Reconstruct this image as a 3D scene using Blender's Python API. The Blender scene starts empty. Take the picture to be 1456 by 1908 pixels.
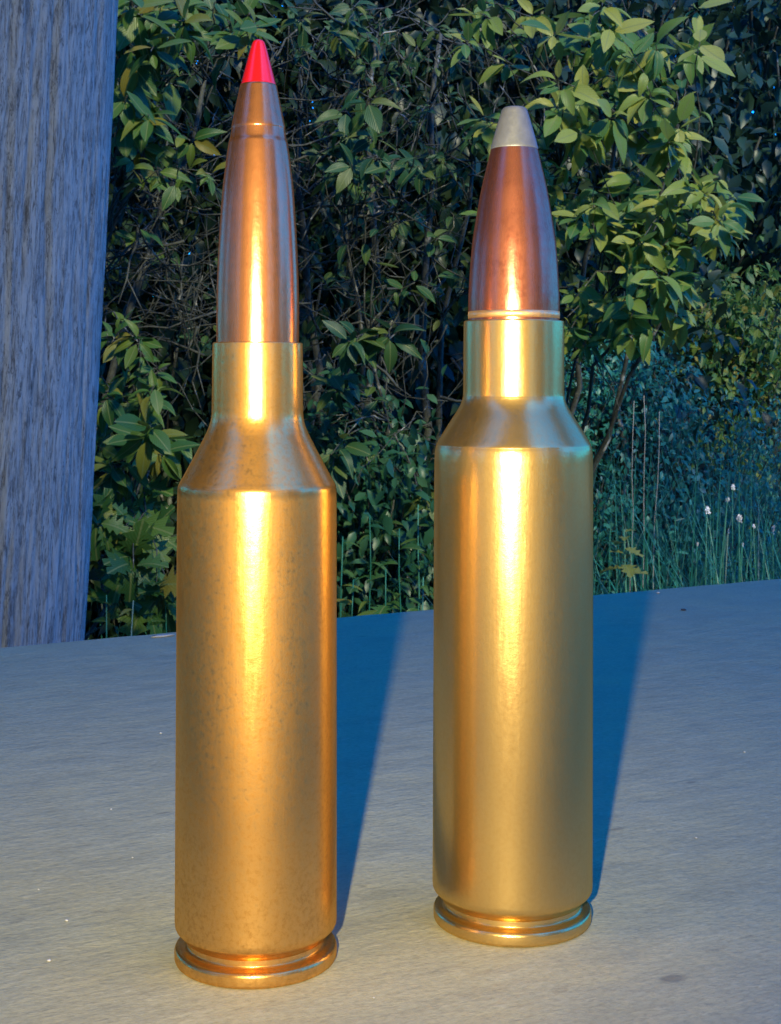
import bpy, bmesh, math, random
import numpy as np
from mathutils import Vector, Matrix, noise

random.seed(7); rng = np.random.default_rng(7)
scene = bpy.context.scene
col = scene.collection
R = math.radians

# ------------------------------------------------------------------ camera
# metres; table top is z = 0, the camera looks along +Y, level, 48 mm above the table
F, CX, HY, H = 2667.0, 728.0, 720.0, 0.0477          # focal length and horizon in photo pixels (1456 x 1908)
cd = bpy.data.cameras.new('camera'); cam = bpy.data.objects.new('camera', cd); col.objects.link(cam)
cam.location = (0, 0, H); cam.rotation_euler = (R(90), 0, 0)
cam.rotation_euler = (Matrix.Rotation(R(90), 3, 'X') @ Matrix.Rotation(R(0.17), 3, 'Z')).to_euler()
cd.sensor_fit = 'VERTICAL'; cd.sensor_height = 36; cd.sensor_width = 36
cd.lens = F/1908*36; cd.shift_y = -(954-HY)/1908
cd.clip_start = 0.004; cd.clip_end = 400
cd.dof.use_dof = True; cd.dof.focus_distance = 0.125; cd.dof.aperture_fstop = 560
scene.camera = cam

# ------------------------------------------------------------------ world, sun, torch, exposure
SUN_EL, SUN_AZ = R(38), R(156)                         # soft sun behind the added house corner: it reaches the shrubs, not the table
w = bpy.data.worlds.new('World'); scene.world = w; w.use_nodes = True
nt = w.node_tree; bg = nt.nodes['Background']
sky = nt.nodes.new('ShaderNodeTexSky'); sky.sky_type = 'NISHITA'; sky.sun_disc = False
sky.sun_elevation = SUN_EL; sky.sun_rotation = SUN_AZ
sky.air_density = 1.0; sky.dust_density = 0.3; sky.ozone_density = 5.0
tint = nt.nodes.new('ShaderNodeMix'); tint.data_type = 'RGBA'; tint.blend_type = 'MULTIPLY'
tint.inputs[0].default_value = 1.0
tint.inputs[7].default_value = (0.03, 1.12, 2.75, 1)   # deep blue of dusk
nt.links.new(sky.outputs[0], tint.inputs[6]); nt.links.new(tint.outputs[2], bg.inputs[0])
bg.inputs[1].default_value = 0.15

sd = bpy.data.lights.new('sun', 'SUN'); sun = bpy.data.objects.new('sun', sd); col.objects.link(sun)
sd.energy = 2.8; sd.angle = R(4); sd.color = (1.0, 0.93, 0.60)
sdir = Vector((math.sin(SUN_AZ)*math.cos(SUN_EL), math.cos(SUN_AZ)*math.cos(SUN_EL), math.sin(SUN_EL)))
sun.rotation_euler = sdir.to_track_quat('Z', 'Y').to_euler()

# the phone's own torch: its hot spot stands in the middle of both cartridges and their
# shadows fan out from a point one centimetre beside the lens
td = bpy.data.lights.new('phone_torch', 'SPOT'); torch = bpy.data.objects.new('phone_torch', td); col.objects.link(torch)
torch.location = (-0.0098, -0.006, 0.0515)
td.energy = 2.15; td.shadow_soft_size = 0.0012; td.color = (1.0, 0.87, 0.54)
td.spot_size = R(86); td.spot_blend = 1.0
torch.rotation_euler = (R(98), 0, 0)

scene.view_settings.view_transform = 'Standard'; scene.view_settings.look = 'None'
scene.view_settings.exposure = 0.6; scene.view_settings.gamma = 1.0
scene.render.engine = 'CYCLES'
scene.cycles.sample_clamp_indirect = 4.0
scene.cycles.use_denoising = True
scene.cycles.max_bounces = 6; scene.cycles.diffuse_bounces = 3; scene.cycles.transmission_bounces = 3
scene.cycles.caustics_reflective = True

# ------------------------------------------------------------------ helpers
def at(px, py, Y):
    """world point seen at a photo pixel at distance Y"""
    return Vector(((px-CX)/F*Y, Y, H-(py-HY)/F*Y))

def tag(o, label=None, cat=None, group=None, kind=None):
    for k, v in (('label', label), ('category', cat), ('group', group), ('kind', kind)):
        if v: o[k] = v
    return o

def link(name, me, mat=None, parent=None, smooth=True):
    o = bpy.data.objects.new(name, me); col.objects.link(o)
    if mat and not me.materials: me.materials.append(mat)
    if parent: o.parent = parent
    if smooth and len(me.polygons):
        me.polygons.foreach_set('use_smooth', np.ones(len(me.polygons), bool))
    return o

def empty(name, loc=(0, 0, 0)):
    o = bpy.data.objects.new(name, None); col.objects.link(o); o.location = loc; o.empty_display_size = 0.02
    return o

def mesh_from(name, v, f):
    me = bpy.data.meshes.new(name); me.from_pydata([tuple(p) for p in v], [], [tuple(q) for q in f]); me.update()
    return me

def revolve(name, prof, seg=160, cap_bottom=False, cap_top=False):
    v, f = [], []
    n = len(prof)
    for i in range(seg):
        a = 2*math.pi*i/seg; c, s = math.cos(a), math.sin(a)
        v += [(r*c, r*s, z) for r, z in prof]
    for i in range(seg):
        j = (i+1) % seg
        for k in range(n-1):
            f.append((i*n+k, j*n+k, j*n+k+1, i*n+k+1))
    if cap_bottom: f.append([i*n for i in range(seg)][::-1])
    if cap_top: f.append([i*n+n-1 for i in range(seg)])
    return mesh_from(name, v, f)

def spline(pts, per=8):
    """Catmull-Rom through profile points"""
    out = []
    p = [pts[0]] + list(pts) + [pts[-1]]
    for i in range(1, len(p)-2):
        for k in range(per):
            t = k/per; q = []
            for a in range(len(pts[0])):
                a0, a1, a2, a3 = p[i-1][a], p[i][a], p[i+1][a], p[i+2][a]
                q.append(0.5*(2*a1+(a2-a0)*t+(2*a0-5*a1+4*a2-a3)*t*t+(3*a1-a0-3*a2+a3)*t**3))
            out.append(tuple(q))
    out.append(tuple(pts[-1]))
    return out

class Tubes:
    """many thin bent tubes in one mesh"""
    def __init__(s): s.v, s.f = [], []
    def add(s, pts, r0, r1, sides=5):
        n = len(pts); base = len(s.v)
        for i, p in enumerate(pts):
            p = Vector(p)
            t = (Vector(pts[min(i+1, n-1)]) - Vector(pts[max(i-1, 0)]))
            if t.length < 1e-9: t = Vector((0, 0, 1))
            t.normalize()
            a = t.cross(Vector((0.31, 0.17, 0.93)))
            if a.length < 1e-3: a = t.cross(Vector((1, 0, 0)))
            a.normalize(); b = t.cross(a); r = r0+(r1-r0)*i/max(1, n-1)
            for k in range(sides):
                th = 2*math.pi*k/sides
                s.v.append(p + a*(r*math.cos(th)) + b*(r*math.sin(th)))
        for i in range(n-1):
            for k in range(sides):
                k2 = (k+1) % sides
                s.f.append((base+i*sides+k, base+i*sides+k2, base+(i+1)*sides+k2, base+(i+1)*sides+k))
        s.f.append([base+k for k in range(sides)][::-1]); s.f.append([base+(n-1)*sides+k for k in range(sides)])
    def build(s, name, mat, parent=None): return link(name, mesh_from(name, s.v, s.f), mat, parent)

# ------------------------------------------------------------------ materials
def material(name):
    m = bpy.data.materials.new(name); m.use_nodes = True
    return m, m.node_tree, m.node_tree.nodes['Principled BSDF']
def N(t, kind, **kw):
    n = t.nodes.new(kind)
    for k, v in kw.items(): setattr(n, k, v)
    return n
def ramp(t, stops):
    r = t.nodes.new('ShaderNodeValToRGB'); e = r.color_ramp.elements
    while len(e) < len(stops): e.new(0.5)
    for i, (p, c) in enumerate(stops):
        e[i].position = p; e[i].color = c if len(c) == 4 else (*c, 1)
    return r
def coords(t, scale=(1, 1, 1), rot=(0, 0, 0), kind='Object'):
    tc = t.nodes.new('ShaderNodeTexCoord'); mp = t.nodes.new('ShaderNodeMapping')
    mp.inputs['Scale'].default_value = scale; mp.inputs['Rotation'].default_value = rot
    t.links.new(tc.outputs[kind], mp.inputs[0]); return mp.outputs[0]
def noise_tex(t, vec, scale, detail=4, rough=0.6, dist=0.0):
    n = t.nodes.new('ShaderNodeTexNoise'); n.inputs['Scale'].default_value = scale
    n.inputs['Detail'].default_value = detail; n.inputs['Roughness'].default_value = rough
    n.inputs['Distortion'].default_value = dist
    t.links.new(vec, n.inputs['Vector']); return n.outputs[0]
def mix(t, fac, a, b, mode='MIX'):
    m = t.nodes.new('ShaderNodeMix'); m.data_type = 'RGBA'; m.blend_type = mode
    for sock, val in ((m.inputs[0], fac), (m.inputs[6], a), (m.inputs[7], b)):
        if hasattr(val, 'links'): t.links.new(val, sock)
        else: sock.default_value = val if not isinstance(val, tuple) or len(val) == 4 else (*val, 1)
    return m.outputs[2]
def maprange(t, val, a, b, c, d):
    m = t.nodes.new('ShaderNodeMapRange')
    for i, x in enumerate((a, b, c, d)): m.inputs[i+1].default_value = x
    t.links.new(val, m.inputs[0]); return m.outputs[0]
def bump(t, val, strength, dist):
    b = t.nodes.new('ShaderNodeBump'); b.inputs['Strength'].default_value = strength; b.inputs['Distance'].default_value = dist
    t.links.new(val, b.inputs['Height']); return b.outputs[0]

def metal(name, ca, cb, cstain, sharp, mid, mottle=0.3, matt=0.3, polish=(0.87, 0.68, 0.30), ring=None, wsharp=0.30, fine=1700, speck=1.0):
    """handled metal: a clear polish, a satin sheen and a dull film, mixed by the tarnish"""
    m, t, p = material(name); t.nodes.remove(p)
    v = coords(t); vs = coords(t, (1, 1, 0.10))
    blot = noise_tex(t, v, fine, 5, 0.75)               # fine mottled tarnish
    big = noise_tex(t, v, 330, 4, 0.6)
    draw = noise_tex(t, vs, 1900, 5, 0.65)              # vertical drawing marks
    c = mix(t, maprange(t, blot, 0.40, 0.64, 0, 1), (*ca, 1), (*cb, 1))
    sp = t.nodes.new('ShaderNodeMath'); sp.operation = 'MULTIPLY'
    t.links.new(maprange(t, big, 0.46, 0.68, 0, 1), sp.inputs[0]); t.links.new(maprange(t, blot, 0.42, 0.60, 0, mottle), sp.inputs[1])
    c = mix(t, sp.outputs[0], c, (*cstain, 1))
    if ring:                                             # thin brown annealing line round the shoulder
        sx = t.nodes.new('ShaderNodeSeparateXYZ'); t.links.new(v, sx.inputs[0])
        aa = t.nodes.new('ShaderNodeMath'); aa.operation = 'SUBTRACT'; aa.inputs[1].default_value = ring; t.links.new(sx.outputs[2], aa.inputs[0])
        ab = t.nodes.new('ShaderNodeMath'); ab.operation = 'ABSOLUTE'; t.links.new(aa.outputs[0], ab.inputs[0])
        c = mix(t, maprange(t, ab.outputs[0], 0.0001, 0.0006, 0.6, 0), c, (0.22, 0.13, 0.05, 1))
    b1 = bump(t, draw, 0.10, 0.0001)
    b2 = t.nodes.new('ShaderNodeBump'); b2.inputs['Strength'].default_value = 0.06; b2.inputs['Distance'].default_value = 0.0003
    t.links.new(blot, b2.inputs['Height']); t.links.new(b1, b2.inputs['Normal'])
    def lobe(colour, rough, dist):
        g = t.nodes.new('ShaderNodeBsdfAnisotropic'); g.distribution = dist
        t.links.new(colour, g.inputs['Color']); t.links.new(b2.outputs[0], g.inputs['Normal'])
        if hasattr(rough, 'links'): t.links.new(rough, g.inputs['Roughness'])
        else: g.inputs['Roughness'].default_value = rough
        return g
    cp = mix(t, 0.5, c, (*polish, 1))
    L1 = lobe(cp, sharp, 'GGX')
    L2 = lobe(mix(t, 0.35, c, (*polish, 1)), maprange(t, draw, 0.3, 0.7, mid-0.03, mid+0.03), 'BECKMANN')
    L3 = lobe(c, maprange(t, blot, 0.35, 0.7, 0.54, 0.66), 'GGX')
    m1 = t.nodes.new('ShaderNodeMixShader'); t.links.new(maprange(t, blot, 0.35, 0.65, wsharp+0.1*speck, wsharp-0.1*speck), m1.inputs[0])
    t.links.new(L2.outputs[0], m1.inputs[1]); t.links.new(L1.outputs[0], m1.inputs[2])
    m2 = t.nodes.new('ShaderNodeMixShader'); t.links.new(maprange(t, blot, 0.35, 0.65, matt-0.15*speck, matt+0.15*speck), m2.inputs[0])
    t.links.new(m1.outputs[0], m2.inputs[1]); t.links.new(L3.outputs[0], m2.inputs[2])
    t.links.new(m2.outputs[0], t.nodes['Material Output'].inputs[0])
    return m

M = {}
M['brass_a'] = metal('brass_mottled', (0.86, 0.43, 0.105), (0.52, 0.235, 0.045), (0.30, 0.155, 0.045), 0.10, 0.31, 0.28, 0.36, polish=(0.88, 0.62, 0.26), ring=0.0391, fine=2500, wsharp=0.45)
M['brass_b'] = metal('brass_clean', (0.68, 0.42, 0.13), (0.58, 0.345, 0.10), (0.46, 0.27, 0.085), 0.10, 0.31, 0.10, 0.33, polish=(0.86, 0.66, 0.32), fine=2500, wsharp=0.45, speck=0.25)
M['copper_a'] = metal('copper_jacket', (0.52, 0.20, 0.065), (0.47, 0.175, 0.057), (0.40, 0.14, 0.05), 0.09, 0.27, 0.12, 0.36, polish=(0.86, 0.47, 0.32), wsharp=0.45, speck=0.15)
M['copper_b'] = metal('copper_jacket_dull', (0.46, 0.15, 0.075), (0.34, 0.105, 0.055), (0.18, 0.055, 0.03), 0.10, 0.28, 0.5, 0.44, polish=(0.80, 0.40, 0.28), wsharp=0.38, speck=0.4)

m, t, p = material('red_polymer'); M['red'] = m
p.inputs['Base Color'].default_value = (0.28, 0.004, 0.006, 1); p.inputs['Roughness'].default_value = 0.22; p.inputs['Specular IOR Level'].default_value = 0.8
p.inputs['Subsurface Weight'].default_value = 0.0; p.inputs['Subsurface Radius'].default_value = (0.002, 0.0004, 0.0003)

m, t, p = material('lead'); M['lead'] = m
v = coords(t); n1 = noise_tex(t, v, 900, 6, 0.7)
t.links.new(mix(t, n1, (0.08, 0.082, 0.085, 1), (0.20, 0.20, 0.205, 1)), p.inputs['Base Color'])
p.inputs['Metallic'].default_value = 0.45; p.inputs['Roughness'].default_value = 0.5
t.links.new(bump(t, n1, 0.35, 0.0002), p.inputs['Normal'])

# weathered grey table boards; grain runs along the table (object X)
m, t, p = material('weathered_table'); M['table'] = m
v = coords(t, (1, 2.0, 2.0)); v2 = coords(t, (1, 1.5, 1)); v0 = coords(t, (1, 1.4, 1))
g1 = noise_tex(t, v, 110, 8, 0.72); g2 = noise_tex(t, v, 420, 6, 0.7); g3 = noise_tex(t, v2, 70, 6, 0.7); g4 = noise_tex(t, v0, 300, 5, 0.7)
c = mix(t, maprange(t, g1, 0.32, 0.68, 0, 1), (0.34, 0.32, 0.190, 1), (0.46, 0.43, 0.255, 1))
c = mix(t, maprange(t, g3, 0.45, 0.60, 0, 0.75), c, (0.46, 0.415, 0.225, 1))
c = mix(t, maprange(t, g2, 0.56, 0.72, 0, 0.55), c, (0.58, 0.54, 0.33, 1))
c = mix(t, maprange(t, g4, 0.60, 0.74, 0, 0.7), c, (0.22, 0.205, 0.125, 1))
g5 = noise_tex(t, v0, 1400, 4, 0.7)
c = mix(t, maprange(t, g5, 0.45, 0.75, 0, 0.7), c, (0.25, 0.235, 0.14, 1))
for sa, sb, ra_, rb_ in ((0.0775, 0.0885, 0.0013, 0.0008), (0.0985, 0.1215, 0.0012, 0.0004), (0.118, 0.1315, 0.0008, 0.0004), (0.103, 0.085, 0.0009, 0.0005), (0.058, 0.151, 0.0011, 0.0003), (-0.02, 0.112, 0.0010, 0.0003)):
    tc = t.nodes.new('ShaderNodeTexCoord'); mp = t.nodes.new('ShaderNodeMapping'); mp.vector_type = 'POINT'
    mp.inputs['Location'].default_value = (-sa/ra_, -sb/rb_, 0); mp.inputs['Scale'].default_value = (1/ra_, 1/rb_, 0)
    t.links.new(tc.outputs['Object'], mp.inputs[0]); ln = t.nodes.new('ShaderNodeVectorMath'); ln.operation = 'LENGTH'; t.links.new(mp.outputs[0], ln.inputs[0])
    c = mix(t, maprange(t, ln.outputs['Value'], 0.6, 1.15, 0.6, 0), c, (0.16, 0.15, 0.10, 1))
t.links.new(c, p.inputs['Base Color'])
t.links.new(maprange(t, g1, 0.3, 0.7, 0.55, 0.75), p.inputs['Roughness']); p.inputs['Specular IOR Level'].default_value = 0.35
b1 = bump(t, g1, 0.30, 0.0010)
b2 = t.nodes.new('ShaderNodeBump'); b2.inputs['Strength'].default_value = 0.4; b2.inputs['Distance'].default_value = 0.0003
t.links.new(g2, b2.inputs['Height']); t.links.new(b1, b2.inputs['Normal']); t.links.new(b2.outputs[0], p.inputs['Normal'])

# old grey pole
m, t, p = material('weathered_pole'); M['pole'] = m
v = coords(t, (1, 1, 0.15)); v1 = coords(t, (1, 1, 0.3))
g1 = noise_tex(t, v, 480, 9, 0.8, 0.6); g2 = noise_tex(t, v, 1500, 6, 0.7); g3 = noise_tex(t, v1, 90, 6, 0.7)
c = mix(t, maprange(t, g1, 0.36, 0.54, 0, 1), (0.11, 0.115, 0.11, 1), (0.50, 0.54, 0.53, 1))
c = mix(t, maprange(t, g2, 0.5, 0.72, 0, 0.6), c, (0.68, 0.68, 0.64, 1))
c = mix(t, maprange(t, g3, 0.55, 0.72, 0, 0.6), c, (0.24, 0.235, 0.22, 1))
vl = coords(t, (1, 1, 0.07)); gl = noise_tex(t, vl, 420, 5, 0.65, 0.5)
ab = t.nodes.new('ShaderNodeMath'); ab.operation = 'SUBTRACT'; ab.inputs[1].default_value = 0.5; t.links.new(gl, ab.inputs[0])
ab2 = t.nodes.new('ShaderNodeMath'); ab2.operation = 'ABSOLUTE'; t.links.new(ab.outputs[0], ab2.inputs[0])
c = mix(t, maprange(t, ab2.outputs[0], 0.003, 0.018, 0.75, 0), c, (0.06, 0.06, 0.055, 1))      # fine drying checks
t.links.new(c, p.inputs['Base Color']); p.inputs['Roughness'].default_value = 0.8; p.inputs['Specular IOR Level'].default_value = 0.3
b1 = bump(t, g1, 0.7, 0.0025)
b2 = t.nodes.new('ShaderNodeBump'); b2.inputs['Strength'].default_value = 0.6; b2.inputs['Distance'].default_value = 0.0008
t.links.new(g2, b2.inputs['Height']); t.links.new(b1, b2.inputs['Normal']); t.links.new(b2.outputs[0], p.inputs['Normal'])

def leafmat(name, stops, veins=True, transl=0.35, rough=0.38, spec=0.32):
    m, t, p = material(name)
    oi = t.nodes.new('ShaderNodeObjectInfo'); ge = t.nodes.new('ShaderNodeNewGeometry')
    ad = t.nodes.new('ShaderNodeMath'); ad.operation = 'ADD'
    t.links.new(oi.outputs['Random'], ad.inputs[0]); t.links.new(ge.outputs['Random Per Island'], ad.inputs[1])
    fr = t.nodes.new('ShaderNodeMath'); fr.operation = 'FRACT'; t.links.new(ad.outputs[0], fr.inputs[0])
    rp = ramp(t, stops); t.links.new(fr.outputs[0], rp.inputs[0]); c = rp.outputs[0]
    v = coords(t); spots = noise_tex(t, v, 55, 5, 0.7)
    c = mix(t, maprange(t, spots, 0.45, 0.75, 0, 0.5), c, (0.05, 0.06, 0.012, 1))
    if veins:
        uv = t.nodes.new('ShaderNodeTexCoord'); sx = t.nodes.new('ShaderNodeSeparateXYZ'); t.links.new(uv.outputs['UV'], sx.inputs[0])
        a = t.nodes.new('ShaderNodeMath'); a.operation = 'SUBTRACT'; a.inputs[1].default_value = 0.5; t.links.new(sx.outputs[0], a.inputs[0])
        b = t.nodes.new('ShaderNodeMath'); b.operation = 'ABSOLUTE'; t.links.new(a.outputs[0], b.inputs[0])
        c = mix(t, maprange(t, b.outputs[0], 0.015, 0.05, 0.75, 0), c, (0.20, 0.24, 0.08, 1))
        # side veins
        wv = t.nodes.new('ShaderNodeMath'); wv.operation = 'SUBTRACT'; t.links.new(sx.outputs[1], wv.inputs[0]); t.links.new(b.outputs[0], wv.inputs[1])
        ml = t.nodes.new('ShaderNodeMath'); ml.operation = 'MULTIPLY'; ml.inputs[1].default_value = 52; t.links.new(wv.outputs[0], ml.inputs[0])
        sn = t.nodes.new('ShaderNodeMath'); sn.operation = 'SINE'; t.links.new(ml.outputs[0], sn.inputs[0])
        c = mix(t, maprange(t, sn.outputs[0], 0.75, 1.0, 0, 0.22), c, (0.18, 0.22, 0.08, 1))
        t.links.new(bump(t, sn.outputs[0], 0.25, 0.0006), p.inputs['Normal'])
    t.links.new(c, p.inputs['Base Color']); p.inputs['Roughness'].default_value = rough
    p.inputs['Specular IOR Level'].default_value = spec
    tr = t.nodes.new('ShaderNodeBsdfTranslucent'); t.links.new(c, tr.inputs[0])
    mx = t.nodes.new('ShaderNodeMixShader'); mx.inputs[0].default_value = transl
    t.links.new(p.outputs[0], mx.inputs[1]); t.links.new(tr.outputs[0], mx.inputs[2])
    t.links.new(mx.outputs[0], t.nodes['Material Output'].inputs[0])
    return m
M['leaf'] = leafmat('broad_leaf', [(0, (0.024, 0.095, 0.024)), (0.35, (0.045, 0.135, 0.028)), (0.62, (0.085, 0.17, 0.028)), (0.86, (0.15, 0.21, 0.032)), (0.97, (0.24, 0.20, 0.03))])
M['leaf_pale'] = leafmat('pale_leaf', [(0, (0.05, 0.16, 0.045)), (0.35, (0.13, 0.25, 0.050)), (0.7, (0.26, 0.34, 0.060)), (1, (0.42, 0.42, 0.08))])
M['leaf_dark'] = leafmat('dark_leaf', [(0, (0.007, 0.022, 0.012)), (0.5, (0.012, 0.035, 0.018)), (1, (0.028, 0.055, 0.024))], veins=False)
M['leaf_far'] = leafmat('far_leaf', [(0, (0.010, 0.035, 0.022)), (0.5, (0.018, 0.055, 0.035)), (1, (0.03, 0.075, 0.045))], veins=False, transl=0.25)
M['grass'] = leafmat('grass_blade', [(0, (0.022, 0.19, 0.125)), (0.6, (0.045, 0.27, 0.18)), (0.92, (0.09, 0.34, 0.23)), (1, (0.26, 0.36, 0.28))], veins=False)
M['leaf_mid'] = leafmat('dark_teal_leaf', [(0, (0.012, 0.065, 0.030)), (0.4, (0.024, 0.095, 0.036)), (0.8, (0.06, 0.135, 0.035)), (1, (0.13, 0.16, 0.03))])  # darker, bluer green for the tangled shrub
M['leaf_low'] = leafmat('low_leaf', [(0, (0.012, 0.07, 0.035)), (0.6, (0.03, 0.12, 0.055)), (1, (0.07, 0.17, 0.075))], veins=False)
M['fern'] = leafmat('yellowing_leaf', [(0, (0.15, 0.20, 0.05)), (1, (0.20, 0.22, 0.06))], veins=True)

m, t, p = material('twig_bark'); M['twig'] = m
v = coords(t); n1 = noise_tex(t, v, 130, 5, 0.7); n2 = noise_tex(t, v, 30, 3)
c = mix(t, maprange(t, n1, 0.35, 0.65, 0, 1), (0.022, 0.024, 0.018, 1), (0.075, 0.078, 0.062, 1))
c = mix(t, maprange(t, n2, 0.60, 0.70, 0, 0.9), c, (0.36, 0.35, 0.31, 1))
t.links.new(c, p.inputs['Base Color']); p.inputs['Roughness'].default_value = 0.75
t.links.new(bump(t, n1, 0.5, 0.002), p.inputs['Normal'])
m, t, p = material('dry_wood'); M['dry'] = m
v = coords(t, (1, 1, 0.3)); n1 = noise_tex(t, v, 160, 5, 0.7)
t.links.new(mix(t, n1, (0.22, 0.21, 0.18, 1), (0.46, 0.44, 0.38, 1)), p.inputs['Base Color']); p.inputs['Roughness'].default_value = 0.7
m, t, p = material('petal'); M['petal'] = m
p.inputs['Base Color'].default_value = (0.66, 0.66, 0.66, 1); p.inputs['Roughness'].default_value = 0.6
m, t, p = material('grit'); M['grit'] = m
p.inputs['Base Color'].default_value = (0.50, 0.48, 0.43, 1); p.inputs['Roughness'].default_value = 0.6
m, t, p = material('dark_grit'); M['dark_grit'] = m
p.inputs['Base Color'].default_value = (0.03, 0.03, 0.035, 1); p.inputs['Roughness'].default_value = 0.6
m, t, p = material('soil_and_moss'); M['ground'] = m
v = coords(t); n1 = noise_tex(t, v, 2.0, 8, 0.7); n2 = noise_tex(t, v, 30, 6, 0.7)
c = mix(t, maprange(t, n1, 0.4, 0.6, 0, 1), (0.05, 0.075, 0.03, 1), (0.11, 0.12, 0.06, 1))
c = mix(t, maprange(t, n2, 0.5, 0.7, 0, 0.7), c, (0.09, 0.07, 0.045, 1))
t.links.new(c, p.inputs['Base Color']); p.inputs['Roughness'].default_value = 0.9
t.links.new(bump(t, n2, 0.6, 0.03), p.inputs['Normal'])
m, t, p = material('added_house_siding'); M['siding'] = m
v = coords(t, (0.12, 1, 1)); n1 = noise_tex(t, v, 40, 6, 0.7)
t.links.new(mix(t, n1, (0.30, 0.17, 0.08, 1), (0.44, 0.27, 0.14, 1)), p.inputs['Base Color']); p.inputs['Roughness'].default_value = 0.7

# ------------------------------------------------------------------ ground
GZ = -0.75
def ground_z(x, y):
    s = max(0.0, y-4.0)
    z = GZ + 0.055*s*s/(1+0.25*s) * (0.35 + 0.65/(1+math.exp(-(x-0.4)*1.2)))
    return z + 0.05*noise.noise(Vector((x*0.6, y*0.6, 0)))*min(1, max(0, (y-1.5)))
gx = np.concatenate([np.linspace(-150, -10, 15), np.linspace(-8, 8, 41), np.linspace(10, 150, 15)])
gy = np.concatenate([np.linspace(-150, -6, 12), np.linspace(-4, 14, 46), np.linspace(18, 200, 16)])
gv = [(x, y, ground_z(x, min(y, 16))) for y in gy for x in gx]
nx = len(gx)
gf = [(j*nx+i, j*nx+i+1, (j+1)*nx+i+1, (j+1)*nx+i) for j in range(len(gy)-1) for i in range(nx-1)]
tag(link('ground', mesh_from('ground', gv, gf), M['ground']), kind='structure')

# ------------------------------------------------------------------ unseen house added behind the camera to shade the table and fill reflections
U = Vector((0.866, 0.5, 0)); NI = Vector((0.5, -0.866, 0))        # along the table edge; inwards to the house
def added_house_pt(a, b, z): q = U*a + NI*b; return Vector((q.x, q.y, z))
wv, wf = [], []
a1 = 0.10; a0 = -6.0; b0 = 1.15; zz = GZ-0.02
while zz < 3.0:                                                   # lapped boards
    k = len(wv)
    for b, z in ((b0, zz+0.14), (b0-0.018, zz), (b0, zz)):
        wv += [added_house_pt(a0, b, z), added_house_pt(a1, b, z)]
    wf += [(k, k+1, k+3, k+2), (k+2, k+3, k+5, k+4)]
    zz += 0.14
k = len(wv)
wv += [added_house_pt(a1, b0, GZ-0.02), added_house_pt(a1, b0+4, GZ-0.02), added_house_pt(a1, b0+4, 3.1), added_house_pt(a1, b0, 3.1)]
wf.append((k, k+1, k+2, k+3))
tag(link('added_house_wall', mesh_from('added_house_wall', wv, wf), M['siding'], smooth=False), kind='structure')
rv = [added_house_pt(a, b, z) for a in (a0, a1+0.04) for b, z in ((b0-0.5, 2.62), (b0+4, 4.6), (b0+4, 4.72), (b0-0.5, 2.74))]
rf = [(0, 1, 2, 3), (7, 6, 5, 4), (0, 4, 5, 1), (1, 5, 6, 2), (2, 6, 7, 3), (3, 7, 4, 0)]
tag(link('added_house_roof', mesh_from('added_house_roof', rv, rf), M['siding'], smooth=False), kind='structure')

# ------------------------------------------------------------------ table
table = empty('wooden_table', (0, 0, GZ))
tag(table, 'weathered grey wooden table the two cartridges stand on', 'table')
table.rotation_euler = (0, 0, math.atan2(U.y, U.x))
# local: x along the edge, y outwards (towards the shrubs); top surface at local z = -GZ
na = 500; edge = 0.2640
tv, tf = [], []
for i in range(na+1):
    x = -1.1 + 2.2*i/na
    wob = 0.0007*noise.noise(Vector((x*38, 0, 3))) + 0.0005*noise.noise(Vector((x*170, 5, 3)))
    nick = -0.0012*max(0, noise.noise(Vector((x*60, 9, 1)))-0.35)
    e = edge + wob
    ring = [(e-0.0035, 0.0), (e-0.0012, -0.0005+nick*0.4), (e-0.0002, -0.0018+nick), (e, -0.004), (e, -0.032), (e-0.003, -0.035), (-0.42, -0.035), (-0.42, 0.0)]
    tv += [(x, y, z) for y, z in ring]
nr = 8
for i in range(na):
    for k in range(nr):
        k2 = (k+1) % nr
        tf.append((i*nr+k, i*nr+k2, (i+1)*nr+k2, (i+1)*nr+k))
tf.append([k for k in range(nr)]); tf.append([na*nr+k for k in range(nr)][::-1])
me = mesh_from('table_top', tv, tf); bm = bmesh.new(); bm.from_mesh(me); bmesh.ops.recalc_face_normals(bm, faces=bm.faces); bm.to_mesh(me); bm.free()
top = link('table_top', me, M['table'], table, smooth=False); top.location = (0, 0, -GZ)
def box(sx, sy, z0, z1):
    v = [(a*sx, b*sy, z) for z in (z0, z1) for a, b in ((-1, -1), (1, -1), (1, 1), (-1, 1))]
    return mesh_from('leg', v, [(3, 2, 1, 0), (4, 5, 6, 7), (0, 1, 5, 4), (1, 2, 6, 5), (2, 3, 7, 6), (3, 0, 4, 7)])
legm = box(0.035, 0.035, 0.0, -GZ-0.036); legm.materials.append(M['table'])
for x in (-0.98, 0.98):
    for y in (0.15, -0.34):
        l = link('leg', legm, None, table, smooth=False); l.location = (x, y, 0)

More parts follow.
